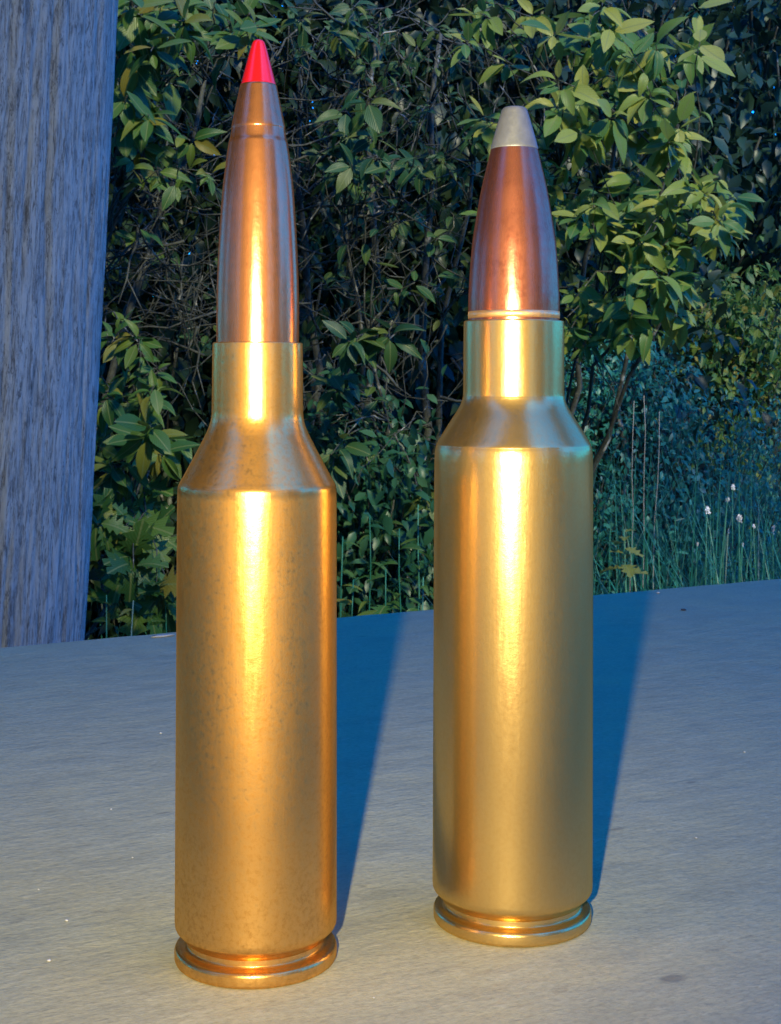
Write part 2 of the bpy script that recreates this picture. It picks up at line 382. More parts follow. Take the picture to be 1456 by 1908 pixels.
# ------------------------------------------------------------------ old pole behind the table
PY = 0.50
def pole_mesh():
    nt_, nz = 420, 260; z0, z1 = GZ-0.1, 1.5
    zs = np.concatenate([np.linspace(z0, -0.13, 20), np.linspace(-0.12, 0.34, nz), np.linspace(0.36, z1, 30)])
    v, f = [], []
    cracks = [(random.uniform(0, 2*math.pi), random.uniform(-0.5, 0.5), random.uniform(0.014, 0.034), random.uniform(0.002, 0.006)) for _ in range(48)]
    for z in zs:
        for i in range(nt_):
            th = 2*math.pi*i/nt_
            r = 0.054 + 0.0014*noise.noise(Vector((math.cos(th)*2, math.sin(th)*2, z*3)))
            r += 0.0006*noise.noise(Vector((math.cos(th)*22, math.sin(th)*22, z*14)))
            r += 0.0005*noise.noise(Vector((math.cos(th)*60, math.sin(th)*60, z*30)))
            for c0, ph, wd, dp in cracks:
                cc = c0 + 0.05*math.sin(z*9+ph*7) + 0.02*noise.noise(Vector((z*40, c0, 0)))
                d = (th-cc+math.pi) % (2*math.pi) - math.pi
                if abs(d) < wd:
                    g = noise.noise(Vector((z*7+ph*20, c0*3, 1)))
                    r -= dp*max(0, g+0.15)*(1-abs(d)/wd)
            v.append((r*math.cos(th), r*math.sin(th), z))
    n = len(zs)
    for j in range(n-1):
        for i in range(nt_):
            i2 = (i+1) % nt_
            f.append((j*nt_+i, j*nt_+i2, (j+1)*nt_+i2, (j+1)*nt_+i))
    f.append([(n-1)*nt_+i for i in range(nt_)])
    return mesh_from('wooden_pole', v, f)
pole = link('wooden_pole', pole_mesh(), M['pole'])
pole.location = (-0.1600, PY, 0); pole.rotation_euler = (0, R(2.65), 0)
tag(pole, 'weathered grey round wooden pole with vertical cracks standing behind the table', 'pole')

# ------------------------------------------------------------------ cartridges
def zr(d, py, half):           # photo row and half width -> (radius, height) on an axis at distance d
    a = math.atan(half/F)
    return (d*math.sin(a), H-(py-HY)/F*d)
def cartridge(label, d, cx, rows_case, rows_bullet, rows_tip, brass, copper, tipmat, band, rim_r, body_r0):
    x = (cx-CX)/F*d
    root = empty('rifle_cartridge', (x, d, 0)); tag(root, label, 'cartridge')
    # rim: flat head, groove above it
    rim = [(0, 0.0), (rim_r-0.00035, 0.0), (rim_r-0.0001, 0.00008), (rim_r, 0.0003), (rim_r, 0.00095), (rim_r-0.0001, 0.0012), (rim_r-0.0004, 0.00128),
           (body_r0-0.00085, 0.0013), (body_r0-0.00105, 0.00145), (body_r0-0.00105, 0.00185), (body_r0-0.0011, 0.0021), (0, 0.0021)]
    fine = [rim[0]]
    for q0, q1, q2 in zip(rim, rim[1:], rim[2:]):        # crisp machined edges
        for qa in (q0, q2):
            dd = math.hypot(qa[0]-q1[0], qa[1]-q1[1]); kk = min(0.25, 0.00003/max(dd, 1e-9))
            fine.append((q1[0]+(qa[0]-q1[0])*kk, q1[1]+(qa[1]-q1[1])*kk))
    link('rim', revolve('rim', fine + [rim[-1]]), brass, root)
    case = [(body_r0-0.0011, 0.0019), (body_r0-0.00085, 0.0020), (body_r0-0.00012, 0.0028), (body_r0-0.00003, 0.0030), (body_r0, 0.0034)]
    pts = [zr(d, py, hw) for py, hw in rows_case]
    k = len(pts)-1
    case += spline(pts, 10)
    rt, zt = case[-1]
    rb = zr(d, *rows_bullet[0])[0]
    case += [(rt-0.00006, zt+0.00006), (rb+0.00004, zt+0.00005), (rb-0.00002, zt-0.0004)]
    cs = link('case', revolve('case', case), brass, root)
    # bullet with its jacket, seated in the neck
    bp = [zr(d, py, hw) for py, hw in rows_bullet]
    prof = [(bp[0][0], zt-0.004)] + spline(bp, 8)
    tp = [zr(d, py, hw) for py, hw in rows_tip]
    bl = link('bullet', revolve('bullet', prof + [(prof[-1][0]*0.97, prof[-1][1]+0.00004), (tp[0][0]*0.9, prof[-1][1]-0.0003)], 128), copper, root)
    tipp = [(tp[0][0]*0.93, prof[-1][1]-0.0004)] + spline(tp, 6) + [(0, tp[-1][1]+0.00002)]
    tip = link('tip', revolve('tip', tipp, 96), tipmat, bl)
    if band:
        r, z0, z1 = band
        link('band', revolve('band', [(r-0.0003, z0), (r, z0+0.00008), (r+0.00002, (z0+z1)/2), (r, z1-0.00008), (r-0.0003, z1)], 128), M['band'], bl)
    return root
M['band'] = metal('bright_copper', (0.95, 0.58, 0.26), (0.88, 0.48, 0.18), (0.6, 0.3, 0.12), 0.12, 0.34, 0.2, 0.7, polish=(0.95, 0.64, 0.40))

d1 = 0.1196
cartridge('brass rifle cartridge with long slim copper bullet and pointed red tip', d1, 480.5,
    [(1700, 150.3), (1400, 149.6), (1150, 148.8), (990, 148.4), (935, 148.0), (921, 147.8), (911, 147.4), (905, 146.3), (899, 143.6), (888, 137.4), (850, 116.8), (815, 98.6), (803, 93.0), (794, 89.6), (785, 87.0), (774, 85.3), (755, 84.8), (700, 84.4), (660, 84.0), (641, 83.4)],
    [(640, 76.7), (600, 76.9), (550, 76.3), (505, 75.0), (430, 71.3), (354, 66.0), (300, 59.6), (272, 55.6), (266, 54.4), (259, 52.2), (243, 49.8), (236, 49.6), (200, 42.3), (160, 34.0)],
    [(160, 33.2), (130, 25.5), (100, 17.6), (84, 12.8), (78, 10.0), (75.2, 6.0)],
    M['brass_a'], M['copper_a'], M['red'], None, 150.5/F*d1, 150.3/F*d1)
d2 = 0.1285
rb = zr(d2, 585, 85.2)[0]
cartridge('brass rifle cartridge with shorter copper bullet and blunt grey lead tip', d2, 957.5,
    [(1620, 148.6), (1400, 148.4), (1150, 148.1), (920, 147.8), (866, 147.4), (850, 147.0), (840, 146.2), (831, 144.6), (822, 141.0), (790, 121.5), (766, 106.0), (756, 100.4), (748, 97.0), (740, 94.8), (730, 94.0), (680, 93.7), (630, 93.6), (599, 93.2)],
    [(598, 84.6), (580, 84.9), (560, 85.0), (537, 84.0), (490, 81.2), (445, 77.0), (400, 69.8), (353, 61.5), (310, 51.5), (277, 43.6)],
    [(278, 44.2), (272, 43.4), (240, 34.5), (212, 26.2), (204, 23.2), (200.5, 20.0), (199, 15.0)],
    M['brass_b'], M['copper_b'], M['lead'], (rb, H-(595-HY)/F*d2, H-(579-HY)/F*d2), 146.5/F*d2, 148.6/F*d2)

# ------------------------------------------------------------------ leaves
def leaf_mesh(name, width=0.40, fold=0.28, droop=0.25, twist=0.0, lobes=0, rows=6, tip=1.0):
    v, f, uvs = [], [], []
    for i in range(rows+1):
        s = i/rows
        hw = width*0.5*(math.sin(math.pi*min(1, s**0.85))**0.75) * (1 if s < 0.99 else 0)
        if s > 0.6: hw *= 1-0.25*tip*(s-0.6)/0.4
        if i == 0: hw = 0.012
        if i == rows: hw = 0.0
        if lobes and 0 < i < rows: hw *= 1.35 if i % 2 else 0.55
        z = -droop*s*s; y = s*(1-0.25*droop*s)
        a = twist*s
        for k, uu in ((-1, 0.0), (0, 0.5), (1, 1.0)):
            x = k*hw; zz = z + abs(k)*hw*fold
            back = (0.10 if lobes and i % 2 else 0.0)*abs(k)
            v.append((x*math.cos(a), y+back, zz+x*math.sin(a))); uvs.append((0.5+0.5*k*(hw/(width*0.5) if hw > 0 else 0), s))
    for i in range(rows):
        b = i*3
        if i < rows-1: f += [(b, b+1, b+4, b+3), (b+1, b+2, b+5, b+4)]
        else: f += [(b, b+1, b+4), (b+1, b+2, b+4)]
    me = mesh_from(name, v, f)
    ul = me.uv_layers.new(name='UVMap')
    for lp in me.loops: ul.data[lp.index].uv = uvs[lp.vertex_index]
    me.polygons.foreach_set('use_smooth', np.ones(len(me.polygons), bool))
    return me
LV = {'oval': [leaf_mesh('leaf', 0.44, 0.22, 0.22, 0.1), leaf_mesh('leaf', 0.40, 0.40, 0.40, -0.25), leaf_mesh('leaf', 0.50, 0.12, 0.12, 0.15), leaf_mesh('leaf', 0.36, 0.55, 0.55, 0.35), leaf_mesh('leaf', 0.46, 0.30, -0.1, -0.1)],
      'lobed': [leaf_mesh('leaf', 0.62, 0.15, 0.25, 0.1, 1, 8), leaf_mesh('leaf', 0.70, 0.25, 0.4, -0.2, 1, 8)],
      'narrow': [leaf_mesh('leaf', 0.24, 0.3, 0.35, 0.2), leaf_mesh('leaf', 0.20, 0.35, 0.6, -0.2)],
      'small': [leaf_mesh('leaf', 0.50, 0.2, 0.2, 0.1, 0, 3), leaf_mesh('leaf', 0.42, 0.35, 0.35, -0.1, 0, 3)]}

def leaf_matrix(p, d, up, size, roll=0.0):
    d = d.normalized(); x = d.cross(up)
    if x.length < 1e-4: x = d.cross(Vector((1, 0, 0)))
    x.normalize(); z = x.cross(d)
    m = Matrix((x, d, z)).transposed()
    if roll: m = m @ Matrix.Rotation(roll, 3, 'Y')
    return Matrix.Translation(p) @ (m*size).to_4x4()

def join_leaves(name, items, mat, parent):
    """items: (mesh, matrix) -> one mesh"""
    cache = {}
    vs, fs, us, off = [], [], [], 0
    for me, mw in items:
        if me.name not in cache:
            co = np.empty(len(me.vertices)*3, np.float32); me.vertices.foreach_get('co', co)
            uv = np.empty(len(me.loops)*2, np.float32); me.uv_layers[0].data.foreach_get('uv', uv)
            cache[me.name] = (co.reshape(-1, 3), [tuple(p.vertices) for p in me.polygons], uv)
        co, fa, uv = cache[me.name]
        A = np.array(mw)
        vs.append(co @ A[:3, :3].T + A[:3, 3]); us.append(uv)
        fs += [tuple(i+off for i in q) for q in fa]; off += len(co)
    if not vs: return None
    me = bpy.data.meshes.new(name); me.from_pydata(np.concatenate(vs).tolist(), [], fs)
    ul = me.uv_layers.new(name='UVMap'); ul.data.foreach_set('uv', np.concatenate(us))
    me.update()
    o = link(name, me, mat, parent)
    o['kind'] = 'stuff'
    return o

def project(p): return (CX+p.x/p.y*F, HY-(p.z-H)/p.y*F) if p.y > 0.05 else (-1e6, -1e6)

def place_leaves(root, leaves, mat, singles, rest_name='foliage'):
    """the leaves that show largest become parts of their own, the rest one part"""
    inv = Matrix.Translation(-root.location)
    grid = {}
    info = []
    for me, mw in leaves:
        c = mw @ Vector((0, 0.5, 0)); sx, sy = project(c)
        size = mw.col[1].to_3d().length
        face = abs(mw.col[2].to_3d().normalized().dot((c-Vector((0, 0, H))).normalized()))
        key = (int(sx//26), int(sy//26)); info.append((sx, sy, c.y, size, face, key))
        if c.y < grid.get(key, 1e9): grid[key] = c.y
    order = []
    for i, (sx, sy, y, size, face, key) in enumerate(info):
        if -10 < sx < 1466 and -10 < sy < 1200 and y < grid[key]+0.10:
            order.append((size*size/y/y*(0.25+face), i))
    order.sort(reverse=True)
    pick = set(i for _, i in order[:singles])
    for i in sorted(pick):
        me, mw = leaves[i]
        if not me.materials: me.materials.append(mat)
        use = me
        key = (me.name, mat.name)
        if me.materials[0] is not mat:
            if key not in place_leaves.alt:
                cp = me.copy(); cp.materials.clear(); cp.materials.append(mat); place_leaves.alt[key] = cp
            use = place_leaves.alt[key]
        o = bpy.data.objects.new('leaf', use); col.objects.link(o); o.parent = root; o.matrix_local = inv @ mw
    rest = [(me, inv @ mw) for i, (me, mw) in enumerate(leaves) if i not in pick]
    join_leaves(rest_name, rest, mat, root)
place_leaves.alt = {}

def rv(s=1.0): return Vector((random.uniform(-s, s), random.uniform(-s, s), random.uniform(-s, s)))
def bend(a, b, n=7, sag=0.0, wob=0.0):
    pts = []
    for i in range(n):
        s = i/(n-1); p = a.lerp(b, s); p = p + Vector((0, 0, sag*math.sin(math.pi*s)))
        if 0 < i < n-1 and wob: p = p + rv(wob)
        pts.append(p)
    return pts

def shrub(label, group, base, zones, stems, mat='leaf', singles=300, bare=0, bare_zones=(), bare_len=0.22, twig_r=0.0014):
    """zones: (px, py, Y, rx, ry, depth, clusters, leaves each, leaf length, shape)"""
    root = empty('leafy_shrub', (base[0], base[1], ground_z(base[0], base[1]))); tag(root, label, 'shrub', group)
    b0 = root.location.copy(); nodes = []
    for (px, py, Y, r) in stems:                                    # main stems rise from the base and lean out
        tip_ = at(px, py, Y)
        foot = b0 + Vector((random.uniform(-0.12, 0.12), random.uniform(-0.08, 0.08), -0.05))
        pts = bend(foot, tip_, 12, 0.05, 0.018)
        T = Tubes(); T.add([q-b0 for q in pts], r, r*0.35, 7); T.build('stem', M['twig'], root)
        nodes += pts[3:]
    leaves = []; T = Tubes()
    for (px, py, Y, rx, ry, dep, nc, nl, ll, shape) in zones:
        for _ in range(nc):
            while True:
                a, b = random.uniform(-1, 1), random.uniform(-1, 1)
                if a*a+b*b <= 1: break
            yy = Y + random.uniform(-dep, dep)
            p = at(px+a*rx, py+b*ry, yy)
            near = sorted(nodes, key=lambda q: (q-p).length + 0.3*max(0, q.z-p.z))[:4]
            q = random.choice(near)
            if (q-p).length > 0.5: q = p + (q-p).normalized()*0.5
            pts = bend(q, p, 7, random.uniform(0.0, 0.05), 0.008)
            T.add([u-b0 for u in pts], twig_r*1.5, twig_r*0.6, 4)
            d = (pts[-1]-pts[-2]).normalized()
            d = (d + Vector((0, -0.5, -0.05)) + rv(0.5)).normalized()
            ax1 = d.cross(Vector((0, 0, 1))).normalized(); ax2 = d.cross(ax1)
            ph = random.uniform(0, 6.28)
            for k in range(nl):
                th = ph + k*2.4; rad = ax1*math.cos(th) + ax2*math.sin(th)
                ld = d*random.uniform(0.15, 0.8) + rad + Vector((0, 0, -random.uniform(0.1, 0.7)))
                up = (Vector((0, -0.25, 1.0)) + d*0.6 + rv(0.35))
                pos = p - d*random.uniform(0, 0.03)
                leaves.append((random.choice(LV[shape]), leaf_matrix(pos + ld.normalized()*0.006, ld, up, ll*random.choice((0.45, 0.6, 0.75, 0.85, 0.95, 1.05))*random.uniform(0.9, 1.08), random.uniform(-0.5, 0.5))))
            for u in pts[2:-1]:                                     # a few on the twig
                if random.random() < 0.35:
                    ld = rv(1) + Vector((0, -0.4, -0.3)); 
                    leaves.append((random.choice(LV[shape]), leaf_matrix(u, ld, Vector((0, -0.3, 1))+rv(0.3), ll*random.uniform(0.5, 0.95), 0)))
    for (px, py, Y, rx, ry, dep, nb) in bare_zones:                 # bare dead twigs
        for _ in range(int(nb*0.65)):
            p = at(px+random.uniform(-rx, rx), py+random.uniform(-ry, ry), Y+random.uniform(-dep, dep))
            dd = rv(1); dd.y *= 0.5; dd.normalize()
            q = p + dd*bare_len*random.uniform(0.25, 1.0)
            r = random.choice((0.0007, 0.0008, 0.001, 0.0014, 0.002))*twig_r/0.0014
            pts = bend(p, q, 6, random.uniform(-0.02, 0.02), 0.006)
            T.add([u-b0 for u in pts], r*1.5, r*0.6, 4)
            for u in pts[1:-1]:
                if random.random() < 0.5:
                    T.add([u-b0, u-b0+(dd+rv(1.0)).normalized()*random.uniform(0.02, 0.07)], r*0.8, r*0.5, 4)
    tw = T.build('twigs', M['twig'], root); tw['kind'] = 'stuff'
    place_leaves(root, leaves, M[mat], singles)
    return root

G1 = 'shrubs behind the table'
shrub('olive leafed shrub growing beside the weathered pole', G1, (-0.62, 2.45),
    [(270, 70, 2.25, 120, 90, 0.15, 26, 6, 0.060, 'oval'), (235, 190, 2.25, 70, 70, 0.12, 9, 6, 0.055, 'oval'),
     (320, 300, 2.35, 110, 45, 0.12, 9, 5, 0.055, 'oval'), (240, 690, 2.2, 80, 80, 0.12, 13, 6, 0.048, 'oval'),
     (290, 830, 2.15, 70, 50, 0.10, 6, 6, 0.060, 'oval'), (190, 860, 2.25, 40, 60, 0.10, 6, 5, 0.05, 'oval'),
     (225, 1000, 2.2, 70, 60, 0.12, 8, 5, 0.07, 'lobed'), (270, 1090, 2.1, 70, 60, 0.12, 8, 5, 0.062, 'lobed'),
     (430, 30, 2.45, 90, 50, 0.15, 8, 6, 0.055, 'oval'), (250, 450, 2.45, 60, 90, 0.12, 4, 4, 0.045, 'oval'),
     (20, 300, 2.5, 180, 300, 0.25, 14, 6, 0.06, 'oval'), (0, 800, 2.5, 160, 250, 0.25, 12, 6, 0.06, 'oval')],
    [(300, 60, 2.5, 0.014), (220, 350, 2.45, 0.010), (380, 150, 2.55, 0.011), (150, 600, 2.45, 0.010), (280, 800, 2.35, 0.008), (60, 300, 2.6, 0.012)],
    bare_zones=[(330, 450, 2.6, 140, 220, 0.2, 120), (280, 560, 2.5, 90, 120, 0.12, 60), (380, 230, 2.6, 120, 120, 0.15, 45)])
shrub('dark tangled shrub of bare twigs and scattered leaves between the two cartridges', G1, (-0.02, 2.8),
    [(660, 200, 2.45, 45, 45, 0.10, 5, 5, 0.055, 'oval'), (690, 290, 2.45, 110, 40, 0.12, 10, 5, 0.052, 'oval'), (620, 330, 2.45, 50, 40, 0.08, 4, 5, 0.052, 'oval'),
     (800, 120, 2.6, 140, 120, 0.15, 18, 7, 0.030, 'oval'), (850, 250, 2.6, 90, 70, 0.12, 9, 6, 0.034, 'oval'), (600, 60, 2.6, 110, 60, 0.15, 12, 6, 0.04, 'oval'),
     (690, 625, 2.35, 50, 30, 0.06, 3, 6, 0.062, 'oval'), (640, 700, 2.45, 50, 40, 0.08, 4, 5, 0.045, 'oval'), (650, 860, 2.35, 40, 40, 0.06, 3, 6, 0.055, 'oval'),
     (830, 500, 2.55, 60, 110, 0.10, 7, 5, 0.045, 'oval'), (760, 420, 2.75, 130, 150, 0.12, 11, 7, 0.04, 'oval'), (700, 800, 2.6, 110, 60, 0.12, 10, 6, 0.035, 'narrow'),
     (430, 520, 2.85, 150, 200, 0.12, 12, 6, 0.04, 'oval'), (720, 940, 2.5, 100, 50, 0.12, 10, 6, 0.05, 'oval'), (600, 480, 2.8, 120, 200, 0.12, 14, 6, 0.04, 'oval')],
    [(560, 100, 2.75, 0.012), (700, 60, 2.75, 0.013), (820, 60, 2.75, 0.012), (880, 300, 2.7, 0.010), (690, 640, 2.5, 0.007), (430, 300, 2.8, 0.012), (640, 380, 2.7, 0.009)],
    mat='leaf_mid', bare_zones=[(450, 450, 2.65, 170, 250, 0.15, 90), (620, 200, 2.65, 110, 170, 0.15, 95), (650, 440, 2.6, 130, 150, 0.12, 110), (720, 620, 2.6, 130, 120, 0.12, 55), (820, 180, 2.7, 120, 170, 0.15, 55), (760, 800, 2.55, 100, 80, 0.1, 35)])
shrub('pale green shrub with drooping leafy boughs behind the blunt tipped cartridge', G1, (0.19, 2.95),
    [(1180, 50, 2.4, 170, 60, 0.15, 20, 6, 0.062, 'oval'), (1070, 190, 2.3, 50, 70, 0.10, 10, 6, 0.066, 'oval'), (1210, 200, 2.35, 70, 80, 0.12, 13, 6, 0.064, 'oval'),
     (1170, 380, 2.25, 90, 60, 0.10, 13, 6, 0.058, 'oval'), (1300, 370, 2.2, 75, 45, 0.08, 11, 6, 0.052, 'oval'), (1200, 490, 2.2, 110, 60, 0.10, 16, 6, 0.050, 'oval'),
     (1360, 420, 2.15, 35, 35, 0.05, 4, 6, 0.05, 'oval'), (1110, 580, 2.25, 60, 50, 0.08, 12, 6, 0.045, 'oval'), (1210, 590, 2.2, 70, 40, 0.08, 8, 6, 0.055, 'oval'),
     (1065, 650, 2.2, 22, 35, 0.05, 3, 6, 0.045, 'narrow'), (950, 330, 2.55, 80, 150, 0.12, 16, 6, 0.05, 'oval'), (1050, 430, 2.45, 60, 120, 0.10, 12, 6, 0.05, 'oval'), (930, 60, 2.45, 90, 70, 0.12, 9, 6, 0.055, 'oval')],
    [(1150, 100, 2.6, 0.009), (1260, 250, 2.5, 0.007), (1300, 390, 2.35, 0.007), (1200, 520, 2.35, 0.007), (1050, 200, 2.5, 0.010), (980, 400, 2.6, 0.010), (1110, 600, 2.35, 0.006)],
    mat='leaf_pale', bare_zones=[(1060, 610, 2.3, 60, 40, 0.06, 22), (1100, 200, 2.6, 150, 200, 0.15, 40), (960, 450, 2.6, 90, 200, 0.12, 40)])

# ------------------------------------------------------------------ darker shrubs and trees further back
def backdrop(name, label, cat, group, base, zones, n, ll, mat, singles=220, shape='small'):
    root = empty(name, (base[0], base[1], ground_z(base[0], base[1]))); tag(root, label, cat, group)
    b0 = root.location.copy(); leaves = []; T = Tubes()
    top_ = None
    for (px, py, Y, rx, ry, dep, frac) in zones:
        cc = at(px, py, Y)
        if top_ is None or cc.z > top_.z: top_ = cc
        m_ = max(1, int(n*frac)); nclump = max(6, m_//26)
        cl = [at(px+rx*random.uniform(-1, 1), py+ry*random.uniform(-1, 1), Y+dep*random.uniform(-1, 1)) for _ in range(nclump)]
        for c in cl:
            T.add(bend(c-b0, c-b0+Vector((random.uniform(-.15, .15), 0.2, -0.3)), 4, 0, 0.01), ll*0.05, ll*0.10, 4)
        for _ in range(m_):
            c = random.choice(cl); p = c + Vector((random.gauss(0, 1), random.gauss(0, 1), random.gauss(0, 1)))*ll*2.2
            leaves.append((random.choice(LV[shape]), leaf_matrix(p, rv(1)+Vector((0, -0.2, -0.5)), Vector((0, -0.3, 1))+rv(0.6), ll*random.uniform(0.6, 1.3))))
    TT = Tubes(); TT.add(bend(Vector((0, 0, -0.05)), top_-b0, 9, 0, 0.02), 0.05 if cat == 'tree' else 0.016, 0.006, 8); TT.build('trunk' if cat == 'tree' else 'stem', M['twig'], root)
    tw = T.build('twigs', M['twig'], root); tw['kind'] = 'stuff'
    place_leaves(root, leaves, M[mat], singles, 'crown' if cat == 'tree' else 'foliage')
    return root
G2 = 'dark undergrowth further back'
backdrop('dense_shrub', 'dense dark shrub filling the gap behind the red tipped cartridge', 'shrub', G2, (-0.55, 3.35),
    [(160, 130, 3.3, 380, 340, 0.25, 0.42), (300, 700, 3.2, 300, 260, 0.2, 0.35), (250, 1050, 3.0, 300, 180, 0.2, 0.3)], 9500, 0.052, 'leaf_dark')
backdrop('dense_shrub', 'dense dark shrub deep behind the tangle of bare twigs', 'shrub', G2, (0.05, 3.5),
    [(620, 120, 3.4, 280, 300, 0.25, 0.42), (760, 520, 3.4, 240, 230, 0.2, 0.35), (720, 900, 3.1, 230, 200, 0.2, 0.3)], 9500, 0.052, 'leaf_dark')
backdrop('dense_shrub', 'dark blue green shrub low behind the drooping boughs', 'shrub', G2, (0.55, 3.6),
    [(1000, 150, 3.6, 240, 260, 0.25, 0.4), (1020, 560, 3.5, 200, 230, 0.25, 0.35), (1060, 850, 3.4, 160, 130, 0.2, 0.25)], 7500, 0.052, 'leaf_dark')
backdrop('broadleaf_tree', 'shadowy blue green tree rising beyond the drooping boughs', 'tree', None, (1.6, 5.6),
    [(1330, 150, 5.2, 260, 260, 0.5, 0.6), (1400, 470, 5.2, 230, 200, 0.4, 0.4)], 7000, 0.075, 'leaf_far')
backdrop('dense_shrub', 'low feathery shrub with pale tips beyond the grass', 'shrub', G2, (1.0, 4.6),
    [(1380, 610, 4.3, 70, 50, 0.2, 0.3), (1280, 680, 4.4, 190, 70, 0.25, 0.45), (1230, 840, 4.2, 120, 80, 0.2, 0.25)], 6000, 0.035, 'leaf')
backdrop('dense_shrub', 'small leaved blue green shrub rising from the grass behind the dry stalks', 'shrub', G2, (0.50, 3.0),
    [(1150, 760, 3.1, 120, 110, 0.15, 0.35), (1290, 860, 3.3, 190, 110, 0.15, 0.4), (1200, 980, 3.0, 170, 100, 0.12, 0.25)], 9000, 0.017, 'grass')
backdrop('dense_shrub', 'small leaved green undergrowth at the foot of the tangled twigs', 'shrub', G2, (0.0, 2.75),
    [(720, 1000, 2.5, 130, 110, 0.1, 0.6), (640, 880, 2.6, 100, 90, 0.1, 0.4)], 2600, 0.030, 'leaf_low')
# unseen shrubs added past both ends of the frame for the metal to mirror
def added_side_shrub(label, x, y, r, h, n=1500):
    root = empty('dense_shrub', (x, y, ground_z(x, y))); tag(root, label, 'shrub', G2); lv = []; S = Tubes()
    for k in range(6):
        e = Vector((random.uniform(-r, r)*0.6, random.uniform(-r, r)*0.6, h*random.uniform(0.6, 0.95)))
        S.add(bend(Vector((0, 0, -0.05)), e, 7, 0, 0.03), 0.014, 0.004, 5)
    S.build('stem', M['twig'], root)
    for _ in range(n):
        a = random.uniform(0, 6.283); q = r*math.sqrt(random.random()); z = random.uniform(0.02, 1)**0.9*h
        k = 1 - 0.35*(z/h)**2
        lv.append((random.choice(LV['small']), leaf_matrix(Vector((math.cos(a)*q*k, math.sin(a)*q*k, z)), rv(1)+Vector((0, 0, -0.4)), Vector((0, 0, 1))+rv(0.6), random.uniform(0.07, 0.12))))
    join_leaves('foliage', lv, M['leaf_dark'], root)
added_side_shrub('added tall leafy shrub out of view past the far side of the pole', -1.7, 2.3, 0.75, 2.3)
added_side_shrub('added tall leafy shrub out of view beyond the end of the table on the pole side', -2.2, 1.0, 0.7, 2.3)
added_side_shrub('added leafy shrub out of view between the added house wall and the end of the table', -2.4, -0.3, 0.65, 2.2)
def added_side_tree(label, x, y, r, zc, n):
    root = empty('broadleaf_tree', (x, y, ground_z(x, y))); tag(root, label, 'tree'); h = zc-root.location.z; lv = []
    S = Tubes(); S.add(bend(Vector((0, 0, -0.1)), Vector((0, 0, h)), 8, 0, 0.05), 0.07*r, 0.025*r, 10); S.build('trunk', M['twig'], root)
    S = Tubes()
    for k in range(10):
        e = rv(r*0.7); S.add(bend(Vector((0, 0, h*random.uniform(0.4, 0.9))), Vector((0, 0, h))+e, 6, 0, 0.05), 0.025*r, 0.006*r, 6)
    S.build('limbs', M['twig'], root)
    for _ in range(n):
        d = Vector((random.gauss(0, 1), random.gauss(0, 1), random.gauss(0, 1))).normalized()*r*random.random()**0.4
        lv.append((random.choice(LV['small']), leaf_matrix(Vector((0, 0, h))+Vector((d.x, d.y, d.z*1.25)), rv(1)+Vector((0, 0, -0.5)), Vector((0, 0, 1))+rv(0.6), random.uniform(0.12, 0.26))))
    join_leaves('crown', lv, M['leaf_dark'], root)
added_side_tree('added tall spreading tree out of view at the pole end of the table', -2.9, 0.9, 1.9, 3.0, 6000)
added_side_tree('added tall spreading tree out of view beyond the shrub beside the pole', -3.6, 4.6, 2.0, 3.4, 5000)
added_side_tree('added young tree out of view off the end of the table shading the grass', 1.95, 0.55, 0.55, 1.85, 240)  # added outside the frame so its crown shades the grass
added_side_shrub('added tall leafy shrub out of view against the added house wall on the pole side', -2.6, -1.25, 0.6, 2.4)
added_side_shrub('added leafy shrub out of view behind the added house corner', 2.0, -1.1, 0.65, 1.9)
added_side_shrub('added leafy shrub out of view off the end of the table away from the pole', 2.3, -0.1, 0.65, 1.15)
added_side_shrub('added round leafy shrub out of view off the far corner of the table', 2.5, 1.4, 0.6, 0.85)
added_side_shrub('added low leafy shrub out of view past the grass with white flowers', 2.4, 2.8, 0.6, 0.8)
# far wood that reads as one mass
leaves = []
for _ in range(26000):
    if random.random() < 0.62: az = random.uniform(-0.62, 0.62)
    else: az = random.choice((random.uniform(-3.6, -0.6), random.uniform(1.9, 2.8)))       # unseen ring added to hide low sky from the metal, one side open
    q = random.uniform(9, 16); x = q*math.sin(az); y = q*math.cos(az); z = ground_z(x, min(y, 16)) + random.random()**1.3*8
    leaves.append((random.choice(LV['small']), leaf_matrix(Vector((x, y, z)), rv(1), Vector((0, -0.3, 1))+rv(0.6), random.uniform(0.35, 0.65))))
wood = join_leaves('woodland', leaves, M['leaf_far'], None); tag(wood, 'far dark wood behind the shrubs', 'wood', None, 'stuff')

# ------------------------------------------------------------------ grass and weeds
def blade(T, p, h, lean, w):
    n = 5; side = lean.cross(Vector((0, 0, 1)))
    if side.length < 1e-4: side = Vector((1, 0, 0))
    side.normalize(); b = len(T[0])
    for i in range(n):
        s = i/(n-1); q = p + Vector((0, 0, h*s*(1-0.25*s*lean.length))) + lean*(h*s*s)
        ww = w*(1-s)**0.7
        T[0].extend([q-side*ww, q+side*ww])
    for i in range(n-1): T[1].append((b+2*i, b+2*i+1, b+2*i+3, b+2*i+2))
T = ([], [])
for _ in range(9000):
    y = random.uniform(2.2, 7.5); sx = random.uniform(-100, 1600) if random.random() < 0.35 else random.uniform(950, 1650)
    x = (sx-CX)/F*y; h = random.uniform(0.18, 0.48) if sx < 950 else random.uniform(0.30, 0.78)
    blade(T, Vector((x, y, ground_z(x, y)-0.01)), h, Vector((random.gauss(0, 0.35), random.gauss(-0.1, 0.3), 0)), random.uniform(0.0012, 0.0034))
g = link('grass', mesh_from('grass', *T), M['grass']); tag(g, 'tall blue green grass growing behind the table', 'grass', None, 'stuff')

